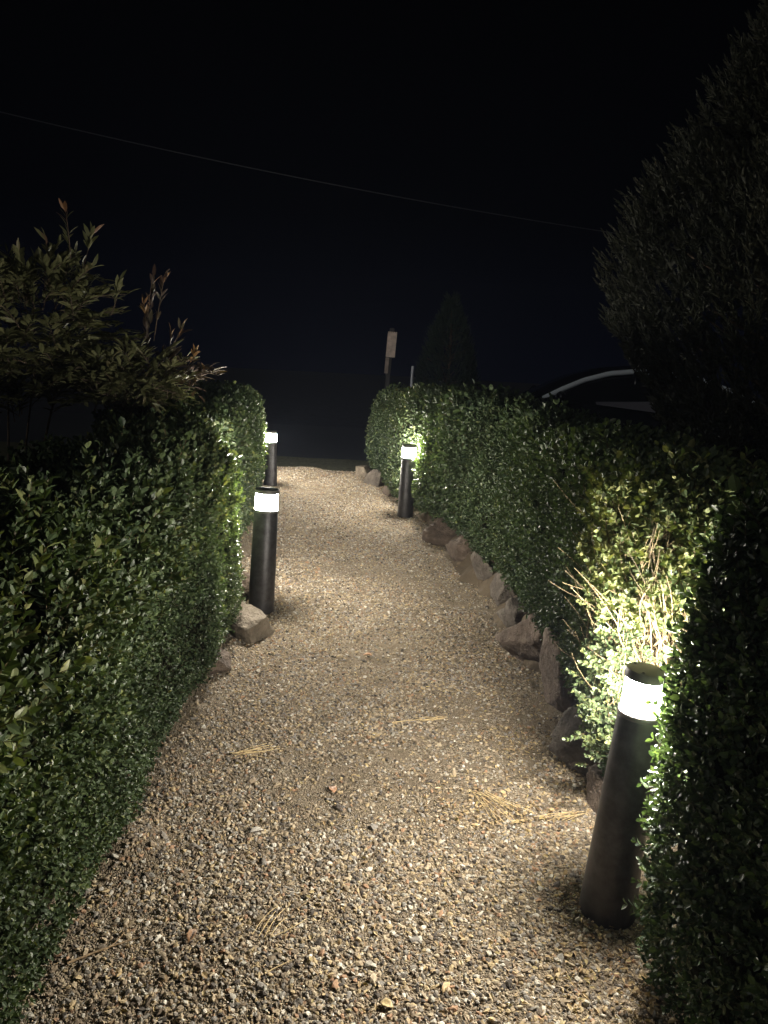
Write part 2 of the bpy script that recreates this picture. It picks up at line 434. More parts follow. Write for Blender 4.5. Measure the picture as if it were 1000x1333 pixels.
def sprigT(pairs, wl, seed, tri=True):
    """stem along +y length 1 with decussate leaves; returns V,F,isstem"""
    r = np.random.default_rng(seed); Vs, Fs, St, off = [], [], [], 0
    LV, LF = leafT(.33, .07, .12)
    for i in range(pairs):
        y = .12 + .80 * i / max(pairs - 1, 1); roll = (i % 2) * 1.57 + r.normal() * .25
        for sgn in (0, math.pi):
            a = roll + sgn
            side = np.array([math.cos(a), 0, math.sin(a)])
            el = .75 + .35 * (i / pairs) + r.normal() * .18
            d = nrm(side * math.cos(el) + np.array([0, math.sin(el), 0]))
            up = nrm(np.cross(np.cross(d, np.array([0, 1., 0])), d) + r.normal(size=3) * .25)
            x = nrm(np.cross(d, up)); z = np.cross(x, d)
            sz = wl * (1.0 - .35 * i / pairs) * r.uniform(.8, 1.15)
            V = (LV * sz) @ np.stack([x, d, z]) + np.array([0, y, 0])
            Vs.append(V); Fs.append(LF + off); off += len(V); St.append(np.zeros(len(V)))
    # stem: thin three-sided
    a = np.arange(3) * 2.094; q = np.stack([np.cos(a) * .012, 0 * a, np.sin(a) * .012], -1)
    V = np.concatenate([q, q * .5 + [0, 1, 0]]); Fq = []
    for j in range(3):
        k = (j + 1) % 3; Fq += [(j, k, 3 + k), (j, 3 + k, 3 + j)]
    Vs.append(V); Fs.append(np.array(Fq) + off); St.append(np.ones(6))
    return np.concatenate(Vs), np.concatenate(Fs), np.concatenate(St)
SPRIGS = {}
for pr in (3, 4, 5, 7): SPRIGS[pr] = [sprigT(pr, {3: .62, 4: .46, 5: .40, 7: .30}[pr], 100 * pr + i) for i in range(5)]

def foliage(hedge, parent, bands, name='foliage', mask=None, seed=0, upbias=1.0):
    """bands: (y0, y1, sprigs per m2, t0, t1, sprig length lo, hi, pairs, tone)"""
    r = np.random.default_rng(seed); Vs, Fs, Rs, off = [], [], [], 0
    for (y0, y1, dens, t0, t1, l0, l1, pr, tone) in bands:
        per = 2 * hedge.H((y0 + y1) / 2) + hedge.W
        n = int(dens * (y1 - y0) * (t1 - t0) * per)
        yy = r.uniform(y0, y1, n); t = r.uniform(t0, t1, n)
        p, nn = hedge.PN(yy, t)
        if mask is not None:
            k = r.random(n) < mask(p); yy, t, p, nn = yy[k], t[k], p[k], nn[k]; n = len(p)
        gap = noise3(p, 9, seed + 3, 2); k = r.random(n) > np.clip((gap - .2) * 1.3, 0, .58)
        p, nn = p[k], nn[k]; n = len(p)
        zr = np.clip(p[:, 2] / hedge.H(p[:, 1]), 0, 1.1)
        up = np.array([0, 0, 1.])
        d = nrm(nn * (.85 - .2 * zr[:, None]) + up * (.25 + .75 * zr[:, None]) * upbias + r.normal(size=(n, 3)) * .42)
        L = r.uniform(l0, l1, n) * (.85 + .3 * zr)
        tall = (r.random(n) < .10) & (zr > .9); L[tall] *= 1.5
        p = p - nn * (r.uniform(.0, 1.0, n) * L * .9)[:, None]
        Rm = frames(d, r)
        tl = tone + .13 * noise3(p, 3, seed + 8, 2)
        for v in range(5):
            TV, TF, ST = SPRIGS[pr][v]; sel = np.arange(v, n, 5); m = len(sel)
            V, F = scatter(TV, TF, p[sel], Rm[sel], L[sel])
            Vs.append(V); Fs.append(F + off); off += len(V)
            # one tone per leaf
            nl = (len(TV) - 6) // 7
            rl = np.clip(np.repeat(tl[sel][:, None], nl, 1) + r.normal(size=(m, nl)) * .17, 0, .96)
            rv = np.concatenate([np.repeat(rl, 7, axis=1), np.full((m, 6), .985)], 1)
            Rs.append(rv.ravel())
    return npmesh(name, np.concatenate(Vs), np.concatenate(Fs), M_leaf, parent, rnd=np.concatenate(Rs))

def interp(pts): 
    a = np.array(pts); return lambda y: np.interp(y, a[:, 0], a[:, 1])
def sub_origin(root, children_src):
    pass

# left hedge -------------------------------------------------------
hl = Hedge(-.6, 8.75, fl, -1, .80, interp([(-.6, .98), (1.5, .98), (2.6, 1.02), (3.2, 1.02), (4.2, .99), (5, 1.0), (7, 1.0), (8.7, .99)]),
           interp([(-1, .0), (9, .0)]), 31, .045)
root = tag(empty('hedge', (-1.2, 4, 0)), 'long clipped box hedge along the left edge of the gravel path', 'hedge')
inv = Matrix.Translation((1.2, -4, 0))
def fix(o):                                      # keep world-space coordinates of a part under its displaced root
    o.matrix_parent_inverse = o.parent.matrix_basis.inverted()
    return o
root.matrix_basis = Matrix.Translation((-1.2, 4, 0))
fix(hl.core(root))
fix(foliage(hl, root, [(-.1, 1.1, 900, .0, .55, .05, .08, 4, .40),
                       (1.1, 3.4, 3300, .0, .20, .030, .050, 4, .42), (1.1, 3.4, 2700, .17, .30, .036, .062, 5, .44),
                       (1.1, 3.4, 1300, .28, .62, .05, .078, 5, .46), (1.1, 4.4, 520, .24, .50, .08, .135, 7, .56),
                       (3.4, 5.2, 2300, .0, .27, .036, .058, 4, .46), (3.4, 5.2, 1200, .25, .62, .055, .09, 5, .52),
                       (5.2, 8.75, 1400, .0, .60, .05, .075, 3, .48)], seed=41))
# right hedges ------------------------------------------------------
HR = interp([(-.6, 1.22), (1.8, 1.22), (2.2, 1.13), (3, 1.13), (4, 1.15), (6, 1.16), (7.2, 1.15), (8, 1.08), (9.9, .98)])
hr1 = Hedge(-.6, 1.80, fr, 1, .70, HR, interp([(-1, 0.), (9, 0.)]), 33, .03, .3, .22)
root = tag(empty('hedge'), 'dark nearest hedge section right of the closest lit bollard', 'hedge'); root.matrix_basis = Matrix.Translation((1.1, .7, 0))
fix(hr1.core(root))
fix(foliage(hr1, root, [(-.1, 1.0, 1500, 0, .62, .05, .07, 4, .25), (1.0, 1.8, 3000, .0, .36, .04, .065, 4, .28), (1.0, 1.8, 1700, .34, .66, .05, .08, 5, .28)], seed=51))  # low leaf tone: shade on this section put into the colour

hr2 = Hedge(2.16, 7.12, fr, 1, .50, HR, interp([(2, .08), (2.6, .13), (3.2, .20), (5.5, .20), (7.2, .10)]), 35, .045, .26, .30)
root = tag(empty('hedge'), 'tall middle hedge on the right with bare twigs lit above the nearest bollard', 'hedge'); root.matrix_basis = Matrix.Translation((1.05, 4.5, 0))
def bare_mask(p):                                 # thin, twiggy end above the lamp
    q = ((p[:, 1] - 2.25) / .50) ** 2 + ((p[:, 2] - .80) / .30) ** 2
    return np.where((q < 1) & (p[:, 0] < 1.2), .36, 1.0)
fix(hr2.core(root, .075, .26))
fix(foliage(hr2, root, [(2.16, 3.6, 2600, .0, .30, .036, .058, 4, .40), (2.16, 3.6, 1700, .28, .64, .05, .08, 5, .48), (2.16, 3.6, 200, .33, .55, .08, .12, 7, .58),
                        (2.14, 2.40, 3000, .05, .95, .04, .07, 4, .55),
                        (3.6, 5.4, 2000, .0, .33, .045, .066, 4, .38), (3.6, 5.4, 1200, .30, .62, .055, .09, 5, .44),
                        (5.4, 7.12, 1700, .0, .62, .05, .08, 3, .40)], mask=bare_mask, seed=61))
# bare twigs at the lamp end
def twig_fan(hedge_root, n, seed):
    r = np.random.default_rng(seed); ps, rs, val = [], [], []
    for i in range(n):
        x = r.uniform(.74, 1.18); y = r.uniform(2.24, 2.62)
        z0 = r.uniform(.30, .86); L = r.uniform(.16, .34)
        lean = -.05 - .22 * r.random() ** 2 + r.normal() * .13
        a = np.array([x, y, z0]); c = a + np.array([lean * L, r.normal() * .05 - .03, L])
        c[2] = min(c[2], 1.10)
        b = (a + c) / 2 + r.normal(size=3) * [.045, .035, .03]
        ps.append(bez(a, b, c, 7)); rs.append(np.linspace(r.uniform(.0014, .0036), .0009, 7)); val.append(r.random())
        for k in range(2):                       # side twig
            q = ps[-1 - k][3 + k] if k == 0 else a + (c - a) * r.uniform(.3, .8)
            e = q + np.array([r.normal() * .07 - .03, r.normal() * .04, r.uniform(.06, .16)])
            ps.append(bez(q, (q + e) / 2 + r.normal(size=3) * .012, e, 4)); rs.append(np.linspace(.0016, .0008, 4)); val.append(r.random())
    V, F = tubes(ps, rs, 4)
    rv = np.concatenate([np.full(len(p) * 4, v) for p, v in zip(ps, val)])
    return npmesh('bare_twigs', V, F, M_twig, hedge_root, rnd=rv, smooth=True), ps
o, ps = twig_fan(root, 330, 5); fix(o)
# leafy shoots round the lamp and hanging over the kerb stones
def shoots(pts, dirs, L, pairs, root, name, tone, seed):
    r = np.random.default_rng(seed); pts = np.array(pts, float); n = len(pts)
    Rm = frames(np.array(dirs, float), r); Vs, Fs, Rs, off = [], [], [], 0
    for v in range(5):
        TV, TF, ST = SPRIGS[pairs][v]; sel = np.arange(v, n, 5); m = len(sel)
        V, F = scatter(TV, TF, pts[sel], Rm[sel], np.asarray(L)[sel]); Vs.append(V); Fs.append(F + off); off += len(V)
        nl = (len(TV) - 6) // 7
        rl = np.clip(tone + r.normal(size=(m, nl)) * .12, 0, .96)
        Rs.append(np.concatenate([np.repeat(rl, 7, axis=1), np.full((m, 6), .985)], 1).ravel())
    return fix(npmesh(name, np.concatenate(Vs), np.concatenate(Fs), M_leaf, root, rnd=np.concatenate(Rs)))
n = 150
pts = np.stack([R.uniform(.68, .90, n), R.uniform(2.20, 2.46, n), R.uniform(.26, .62, n)], -1)
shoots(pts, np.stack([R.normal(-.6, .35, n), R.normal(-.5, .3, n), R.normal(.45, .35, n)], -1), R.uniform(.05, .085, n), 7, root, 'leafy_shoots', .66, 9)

n = 640
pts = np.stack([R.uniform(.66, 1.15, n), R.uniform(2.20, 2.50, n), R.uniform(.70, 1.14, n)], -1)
shoots(pts, np.stack([R.normal(-.25, .35, n), R.normal(-.45, .3, n), R.normal(.8, .3, n)], -1), R.uniform(.05, .08, n), 5, root, 'lit_tone_shoots', .84, 19)  # paler leaf tone: lamp light put into the colour

hr3 = Hedge(7.28, 9.95, fr, 1, .75, HR, interp([(7, .05), (10, .05)]), 37, .035, .25, .40)
root = tag(empty('hedge'), 'rounded far hedge end on the right beyond the distant bollard', 'hedge'); root.matrix_basis = Matrix.Translation((.3, 8.6, 0))
fix(hr3.core(root))
fix(foliage(hr3, root, [(7.28, 9.95, 1600, .0, .62, .05, .075, 3, .52), (7.28, 7.45, 1800, .0, 1, .05, .075, 3, .52), (9.7, 9.95, 900, .6, 1, .05, .075, 3, .5)], seed=71))

# ------------------------------------------------------------------ bollard lights
M_post = plain('anodised_post', (.045, .043, .045), .45, .5, nscale=26, namt=.45, bump=.12)
M_cap = plain('lamp_cap', (.10, .095, .09), .5, .4, nscale=20, namt=.2)
M_em, nte, pe = newmat('lit_diffuser')
pe.inputs['Base Color'].default_value = (.8, .8, .8, 1)
pe.inputs['Emission Color'].default_value = (1.0, .93, .80, 1); pe.inputs['Emission Strength'].default_value = LAMP

def lathe(prof, seg=48):
    bm = bmesh.new(); rings = []
    for r_, z in prof:
        if r_ < 1e-6: rings.append([bm.verts.new((0, 0, z))])
        else: rings.append([bm.verts.new((r_ * math.cos(2 * math.pi * i / seg), r_ * math.sin(2 * math.pi * i / seg), z)) for i in range(seg)])
    for a, b in zip(rings, rings[1:]):
        for i in range(seg):
            j = (i + 1) % seg
            if len(a) == 1: bm.faces.new((a[0], b[i], b[j]))
            elif len(b) == 1: bm.faces.new((a[i], a[j], b[0]))
            else: bm.faces.new((a[i], a[j], b[j], b[i]))
    bmesh.ops.recalc_face_normals(bm, faces=bm.faces)
    return bm
def make_bollard(k=0.0):
    T = lambda pr: [(r_ * (1.03 - k * max(z, 0) / .6) if k else r_, z) for r_, z in pr]
    root = empty('bollard_light')
    bmobj('post', lathe(T([(.0, -.14), (.075, -.14), (.075, .0), (.0685, .580), (.067, .584), (.0, .584)])), M_post, root, angle=35)
    bmobj('collar', lathe(T([(.052, .585), (.0695, .585), (.0702, .588), (.0702, .596), (.0685, .599), (.052, .599)])), M_cap, root, angle=35)
    bmobj('diffuser', lathe(T([(.0, .600), (.061, .600), (.063, .602), (.063, .687), (.061, .689), (.0, .689)])), M_em, root, angle=35)
    c = bmobj('cap', lathe(T([(.0, .690), (.066, .690), (.0695, .693), (.0695, .712), (.066, .7165), (.03, .7195), (.0, .720)])), M_cap, root, angle=35)
    for a in (0, 2.1, 4.2):
        bm = bmesh.new()
        bmesh.ops.create_cone(bm, cap_ends=True, segments=10, radius1=.0042, radius2=.0036, depth=.003,
                              matrix=Matrix.Translation((.040 * math.cos(a), .040 * math.sin(a), .7190)))
        bmobj('screw_head', bm, M_post, c)
    return root
def copy_tree(o, parent=None):
    c = o.copy(); COL.objects.link(c)
    if parent: c.parent = parent
    for ch in [q for q in list(bpy.data.objects) if q.parent == o and q is not c]: copy_tree(ch, c)
    return c
bp0 = make_bollard(.22)
M_em = M_em.copy(); M_em.node_tree.nodes['Principled BSDF'].inputs['Emission Strength'].default_value = LAMP * .68
bp = make_bollard()
GB = 'lit bollard lights along the path'
spots = [((.685, 1.915, 0), (rad(-1.5), rad(2.6), 0), 'closest lit bollard, dark tapering post half hidden by the hedge at lower right'),
         ((-.685, 4.285, 0), (0, rad(2.2), .8), 'lit bollard on the left, standing behind the flat-faced boulder'),
         ((.20, 7.12, -.03), (0, rad(-.6), 1.9), 'lit bollard at the far right of the path beside a hedge gap'),
         ((-1.275, 8.47, -.115), (0, rad(1.0), 2.7), 'farthest lit bollard at the end of the left hedge')]
for i, (loc, rot, lab) in enumerate(spots):
    o = bp0 if i == 0 else bp if i == 1 else copy_tree(bp)
    o.location = loc; o.rotation_euler = rot; tag(o, lab, 'bollard light', GB)

# ------------------------------------------------------------------ rocks
def rock_mat(name, c1, c2, c3):
    m, nt, p = newmat(name)
    tc = nt.nodes.new('ShaderNodeTexCoord')
    n = nt.nodes.new('ShaderNodeTexNoise'); n.inputs['Scale'].default_value = 11; n.inputs['Detail'].default_value = 10; n.inputs['Roughness'].default_value = .7
    n2 = nt.nodes.new('ShaderNodeTexNoise'); n2.inputs['Scale'].default_value = 90; n2.inputs['Detail'].default_value = 4
    nt.links.new(tc.outputs['Object'], n.inputs['Vector']); nt.links.new(tc.outputs['Object'], n2.inputs['Vector'])
    r = ramp(nt, [(.32, c1), (.5, c2), (.68, c3)]); nt.links.new(n.outputs['Fac'], r.inputs[0]); nt.links.new(r.outputs[0], p.inputs['Base Color'])
    ad = nt.nodes.new('ShaderNodeMath'); ad.operation = 'MULTIPLY_ADD'; ad.inputs[1].default_value = .35
    nt.links.new(n2.outputs['Fac'], ad.inputs[0]); nt.links.new(n.outputs['Fac'], ad.inputs[2])
    b = nt.nodes.new('ShaderNodeBump'); b.inputs['Strength'].default_value = 1.0; b.inputs['Distance'].default_value = .03
    nt.links.new(ad.outputs[0], b.inputs['Height']); nt.links.new(b.outputs[0], p.inputs['Normal'])
    p.inputs['Roughness'].default_value = .9
    return m
M_r1 = rock_mat('grey_brown_rock', (.055, .045, .037), (.10, .083, .068), (.17, .145, .12))
M_r2 = rock_mat('reddish_rock', (.055, .04, .031), (.10, .073, .055), (.16, .12, .093))
M_r3 = rock_mat('pale_rock', (.12, .10, .075), (.20, .165, .125), (.29, .245, .19))
def rock(loc, size, rotz, seed, mat, label, tilt=(0, 0), planes=None, rough=.065):
    r = np.random.default_rng(seed)
    bm = bmesh.new(); bmesh.ops.create_icosphere(bm, subdivisions=5, radius=1)
    D = nrm(np.array([v.co[:] for v in bm.verts]))
    N = nrm(r.normal(size=(13, 3))); dist = r.uniform(.62, .95, 13)
    if planes:
        for (nx, ny, nz, dd) in planes:
            N = np.vstack([N, nrm(np.array([[nx, ny, nz]], float))]); dist = np.append(dist, dd)
    dots = D @ N.T
    rr = np.min(np.where(dots > .05, dist / np.maximum(dots, .05), 9), axis=1)
    rr = np.minimum(rr, 1.25)
    V = D * rr[:, None]
    V *= (1 + noise3(V, 5, seed, 4) * rough * 1.6 + noise3(V, 22, seed + 1, 3) * rough * .5)[:, None]
    V *= np.array(size) / 2
    for v, c in zip(bm.verts, V): v.co = c
    o = bmobj('rock', bm, mat)
    o.location = loc; o.rotation_euler = (rad(tilt[0]), rad(tilt[1]), rad(rotz))
    return tag(o, label, 'rock', 'rocks edging the gravel path')
rock((-.69, 3.97, .02), (.30, .50, .24), 34, 3, M_r3, 'pale flat-faced boulder leaning at the foot of the left bollard', (0, 12), [(.3, -1, .1, .55), (.85, .2, .55, .5)])
rock((-.78, 3.40, .03), (.15, .22, .14), -15, 4, M_r2, 'small brown rock poking out under the left hedge', (0, 10))
rock((-.86, 4.55, .06), (.20, .24, .22), 10, 14, M_r2, 'low brown rock tucked behind the left bollard', (0, 0))
rock((.83, 2.42, .06), (.20, .26, .24), 8, 5, M_r2, 'reddish block-shaped rock right behind the closest bollard', (0, -6), [(-1, -.1, .1, .6), (0, 0, 1, .62)])
rock((.84, 2.78, .11), (.34, .36, .32), 20, 6, M_r1, 'big grey boulder with a slanting flat top in the right kerb', (-14, -12), [(-.45, -.5, .75, .5)])
rock((.81, 3.20, .12), (.17, .28, .38), 14, 7, M_r2, 'upright pointed brown stone slab in the right kerb', (4, -10), [(-1, 0, .1, .5)])
rock((.90, 3.68, .12), (.48, .46, .38), 0, 8, M_r2, 'largest dark rounded rock under the right hedge', (0, 0))
rock((.84, 4.10, .08), (.26, .34, .28), 30, 9, M_r1, 'dark rough rock beyond the largest rock under the hedge', (0, 8))
rock((.80, 4.55, .10), (.20, .24, .30), -12, 10, M_r1, 'grey upright rock wedged in the earth bank', (0, -8))
rock((.69, 5.0, .11), (.16, .22, .25), 5, 11, M_r1, 'grey leaning kerb rock halfway along the right bank', (0, -14))
rock((.62, 5.55, .08), (.22, .34, .24), 20, 12, M_r2, 'brown rock low in the bank toward the far bollard', (0, 0))
rock((.50, 6.2, .07), (.26, .32, .24), 40, 13, M_r2, 'rounded brown rock just before the far right bollard', (0, 0))
rock((-.10, 8.95, .02), (.36, .36, .26), 10, 15, M_r1, 'brown boulder at the foot of the far rounded hedge', (0, 0))
rock((-.30, 9.42, .05), (.24, .24, .26), 0, 16, M_r3, 'pale square-edged block at the far end of the path', (0, 0), [(0, -1, 0, .6), (-1, 0, 0, .6), (0, 0, 1, .6)])
rock((.10, 8.3, .02), (.26, .36, .22), 60, 17, M_r2, 'low brown rock between the far bollard and the far boulder', (0, 0))

# ------------------------------------------------------------------ small things lying on the path
M_stick = plain('dry_stick', (.30, .21, .12), .8, nscale=60, namt=.3, bump=.3)
M_straw = plain('dry_straw', (.55, .42, .22), .65, nscale=50, namt=.2)
def gz_(x, y): return float(path_z(np.array([x]), np.array([y]))[0])
def stick(x, y, ang, L, rr, label, name='twig', mat=None, group='twigs lying on the path', fork=False):
    d = np.array([math.cos(rad(ang)), math.sin(rad(ang)), 0]); a = np.array([x, y, gz_(x, y) + rr + .008])
    s = np.array([-d[1], d[0], 0]) * L * .06
    P = [bez(a - d * L / 2, a + s, a + d * L / 2 + [0, 0, .004], 9)]; Q = [np.linspace(rr, rr * .55, 9)]
    if fork:
        P.append(bez(a, a + d * L * .2 + s, a + d * L * .35 + s * 4, 5)); Q.append(np.linspace(rr * .7, rr * .4, 5))
    V, F = tubes(P, Q, 6); o = npmesh(name, V - a, F, mat or M_stick, smooth=True); o.location = a
    return tag(o, label, 'twig', group)
stick(-.20, 1.635, 35, .075, .0018, 'straight pale twig near the bottom centre of the path', mat=M_straw)
stick(-.64, 1.66, 32, .17, .0032, 'crooked dark forked twig at the lower left by the hedge', fork=True)
stick(.76, 2.30, 28, .07, .0016, 'thin dry stem beside the reddish block rock', mat=M_straw)
stick(-.16, 1.86, 50, .06, .0014, 'short thin twig left of the bottom centre leaf')
stick(.14, 2.96, 15, .13, .0022, 'pale bent twig lying mid path left of the upright slab', mat=M_straw)
stick(.05, 2.02, 120, .08, .0016, 'thin twig lying crosswise in the lower middle of the path')
def straw(x, y, ang, n, L, label):
    ps, rs = [], []
    for i in range(n):
        a = rad(ang + random.gauss(0, 16)); d = np.array([math.cos(a), math.sin(a), 0]); z = .010 + random.random() * .008
        p = np.array([random.uniform(-.03, .03), random.uniform(-.012, .012), z]); l = L * random.uniform(.6, 1)
        ps.append(bez(p, p + d * l * .5 + [random.uniform(-.012, .012), random.uniform(-.018, .018), .004], p + d * l, 6)); rs.append(np.full(6, .0011))
    V, F = tubes(ps, rs, 4); o = npmesh('pine_needles', V, F, M_straw, smooth=True); o.location = (x, y, gz_(x, y))
    return tag(o, label, 'pine needles', 'bundles of dry needles on the path')
straw(-.50, 2.62, 15, 12, .17, 'fan of dry needles on the gravel left of centre')
straw(.22, 2.98, 20, 7, .10, 'small bundle of dry needles in mid path')
straw(.70, 2.36, 205, 8, .12, 'needle bundle near the grey kerb boulder')
straw(.38, 2.45, -60, 12, .20, 'long streak of golden needles on the right half of the path')
straw(-.26, 1.72, 60, 5, .12, 'few thin needles near the bottom left of the path')
def dleaf(x, y, ang, L, wd, c, label, cat='dry leaf', name='dry_leaf'):
    TV, TF = leafT(.5, .16, .15); V = TV * [L * wd, L, L]
    bm = bmesh.new(); vs = [bm.verts.new(v) for v in V]; [bm.faces.new([vs[i] for i in f]) for f in TF]
    bmesh.ops.subdivide_edges(bm, edges=bm.edges, cuts=1, use_grid_fill=True)
    bmesh.ops.solidify(bm, geom=bm.faces, thickness=.0006)
    o = bmobj(name, bm, plain('leaf_' + label[:6], c, .6, nscale=90, namt=.3)); o.location = (x, y, gz_(x, y) + .009); o.rotation_euler = (.08, .1, rad(ang))
    return tag(o, label, cat, 'single dry leaves on the path')
dleaf(-.44, 1.70, -5, .055, .45, (.22, .12, .06), 'curled dark brown leaf at the lower left of the path')
dleaf(.22, 1.62, 150, .04, .45, (.46, .33, .18), 'tan pointed leaf near the bottom right of the path')
dleaf(-.02, 3.68, 80, .05, .6, (.42, .24, .13), 'orange brown leaf in the middle distance of the path')
dleaf(-.12, 2.40, 20, .045, .7, (.42, .23, .13), 'small orange leaf left of the golden needle streak')
dleaf(-.37, 2.16, 300, .05, .45, (.40, .37, .33), 'greyish curled leaf left of centre on the gravel')
dleaf(.05, 1.55, 250, .035, .7, (.55, .42, .22), 'pale yellow leaf at the bottom centre of the path')

# ------------------------------------------------------------------ tall shrub on the left (lance leaves)
LT, LTF = leafT(.14, .03, .18)
def lance(parent, pos, dirs, L, mat, rv, wd=None, name='foliage', seed=1, up=None):
    r = np.random.default_rng(seed); Rm = frames(dirs, r, np.array([0, 0, 1.]))
    sc = np.stack([L * (wd if wd is not None else 1), L, L], -1)
    V, F = scatter(LT, LTF, pos, Rm, sc)
    return fix(npmesh(name, V, F, mat, parent, rnd=np.repeat(rv, len(LT))))
def shrub(root, base, crown_c, crown_r, nf, seed, mat, lift=.35, spikes=(), extra=None):
    r = np.random.default_rng(seed); pos, dr, LL, rv, st, sr = [], [], [], [], [], []
    for i in range(nf):
        q = nrm(r.normal(size=(1, 3)))[0] * r.uniform(.35, 1.0) ** .6
        c = np.array(crown_c) + q * np.array(crown_r)
        if extra and i % 4 == 0: c = np.array(extra[0]) + q * np.array(extra[1])
        out = nrm(np.array([[q[0], q[1], max(q[2], -.2) * .8 + lift]]))[0] + r.normal(size=3) * .3
        out = out / np.linalg.norm(out); L = r.uniform(.16, .30)
        side = np.cross(out, [0, 0, 1.]); side /= np.linalg.norm(side) + 1e-6
        s = c - out * L * .5; e = c + out * L * .5 - np.array([0, 0, .03])
        path = bez(s, c + [0, 0, .03], e, 8); st.append(path); sr.append(np.linspace(.0028, .0012, 8))
        for k in range(9):
            t = .15 + .85 * k / 8; p = s + (e - s) * t + np.array([0, 0, .03 * (1 - (2 * t - 1) ** 2)])
            for sg in ((1, -1) if k < 8 else (0,)):
                d = out * r.uniform(.6, .95) + side * sg * r.uniform(.5, .95) + np.array([0, 0, r.uniform(-.25, .35)])
                pos.append(p); dr.append(d); LL.append(r.uniform(.05, .095)); rv.append(np.clip(r.normal(.45, .2), 0, .82))
    for (x, y, z, h, nl, lx) in spikes:             # upright new growth with erect narrow leaves
        a = np.array([x, y, z]); b = a + np.array([lx, 0, h]); path = bez(a, (a + b) / 2 + r.normal(size=3) * .01, b, 8); st.append(path); sr.append(np.linspace(.003, .0015, 8))
        for k in range(nl):
            t = r.uniform(.25, 1.0); p = a + (b - a) * t; sd = r.normal(size=3) * .38
            pos.append(p); dr.append(nrm(np.array([b - a]))[0] + sd * [1, 1, .5]); LL.append(r.uniform(.045, .085))
            rv.append(r.uniform(.84, 1) if (t > .7 and r.random() < .6) else r.uniform(.2, .8))
    # main stems
    for i in range(5):
        e = np.array(crown_c) + nrm(r.normal(size=(1, 3)))[0] * np.array(crown_r) * .5
        b0 = np.array(base) + r.normal(size=3) * [.05, .05, 0]
        st.append(bez(b0, (b0 + e) / 2 + [0, 0, .2], e, 10)); sr.append(np.linspace(.011, .004, 10))
    V, F = tubes(st, sr, 5)
    fix(npmesh('stems', V, F, M_bark, root, smooth=True))
    lance(root, np.array(pos), np.array(dr), np.array(LL), mat, np.array(rv), seed=seed)
root = tag(empty('tall_shrub'), 'tall green shrub with lance-shaped leaves rising behind the left hedge', 'shrub'); root.matrix_basis = Matrix.Translation((-2.2, 4.3, -.15))
shrub(root, (-2.2, 4.3, -.15), (-1.98, 4.15, 1.50), (.58, .4, .42), 430, 81, M_nleaf, extra=((-1.42, 4.15, 1.28), (.30, .25, .15)),
      spikes=[(-1.66, 4.1, 1.88, .24, 14, -.02), (-1.60, 4.1, 1.84, .20, 10, .06), (-1.76, 4.1, 1.82, .18, 10, -.03), (-1.46, 4.1, 1.62, .18, 12, .05)])
root = tag(empty('reddish_shrub'), 'smaller reddish stemmed shrub with upright orange-tipped shoots over the left hedge', 'shrub'); root.matrix_basis = Matrix.Translation((-1.35, 4.5, -.15))
shrub(root, (-1.5, 4.6, -.15), (-1.25, 4.25, 1.33), (.30, .2, .07), 9, 83, M_nred,
      spikes=[(-1.30, 4.2, 1.46, .38, 20, .03), (-1.27, 4.2, 1.50, .34, 16, .06), (-1.30, 4.2, 1.35, .36, 20, -.02), (-1.22, 4.2, 1.28, .30, 22, .10), (-1.18, 4.2, 1.2, .26, 20, .14),
              (-1.16, 4.2, 1.18, .22, 18, .21), (-1.2, 4.2, 1.2, .34, 12, .02)])

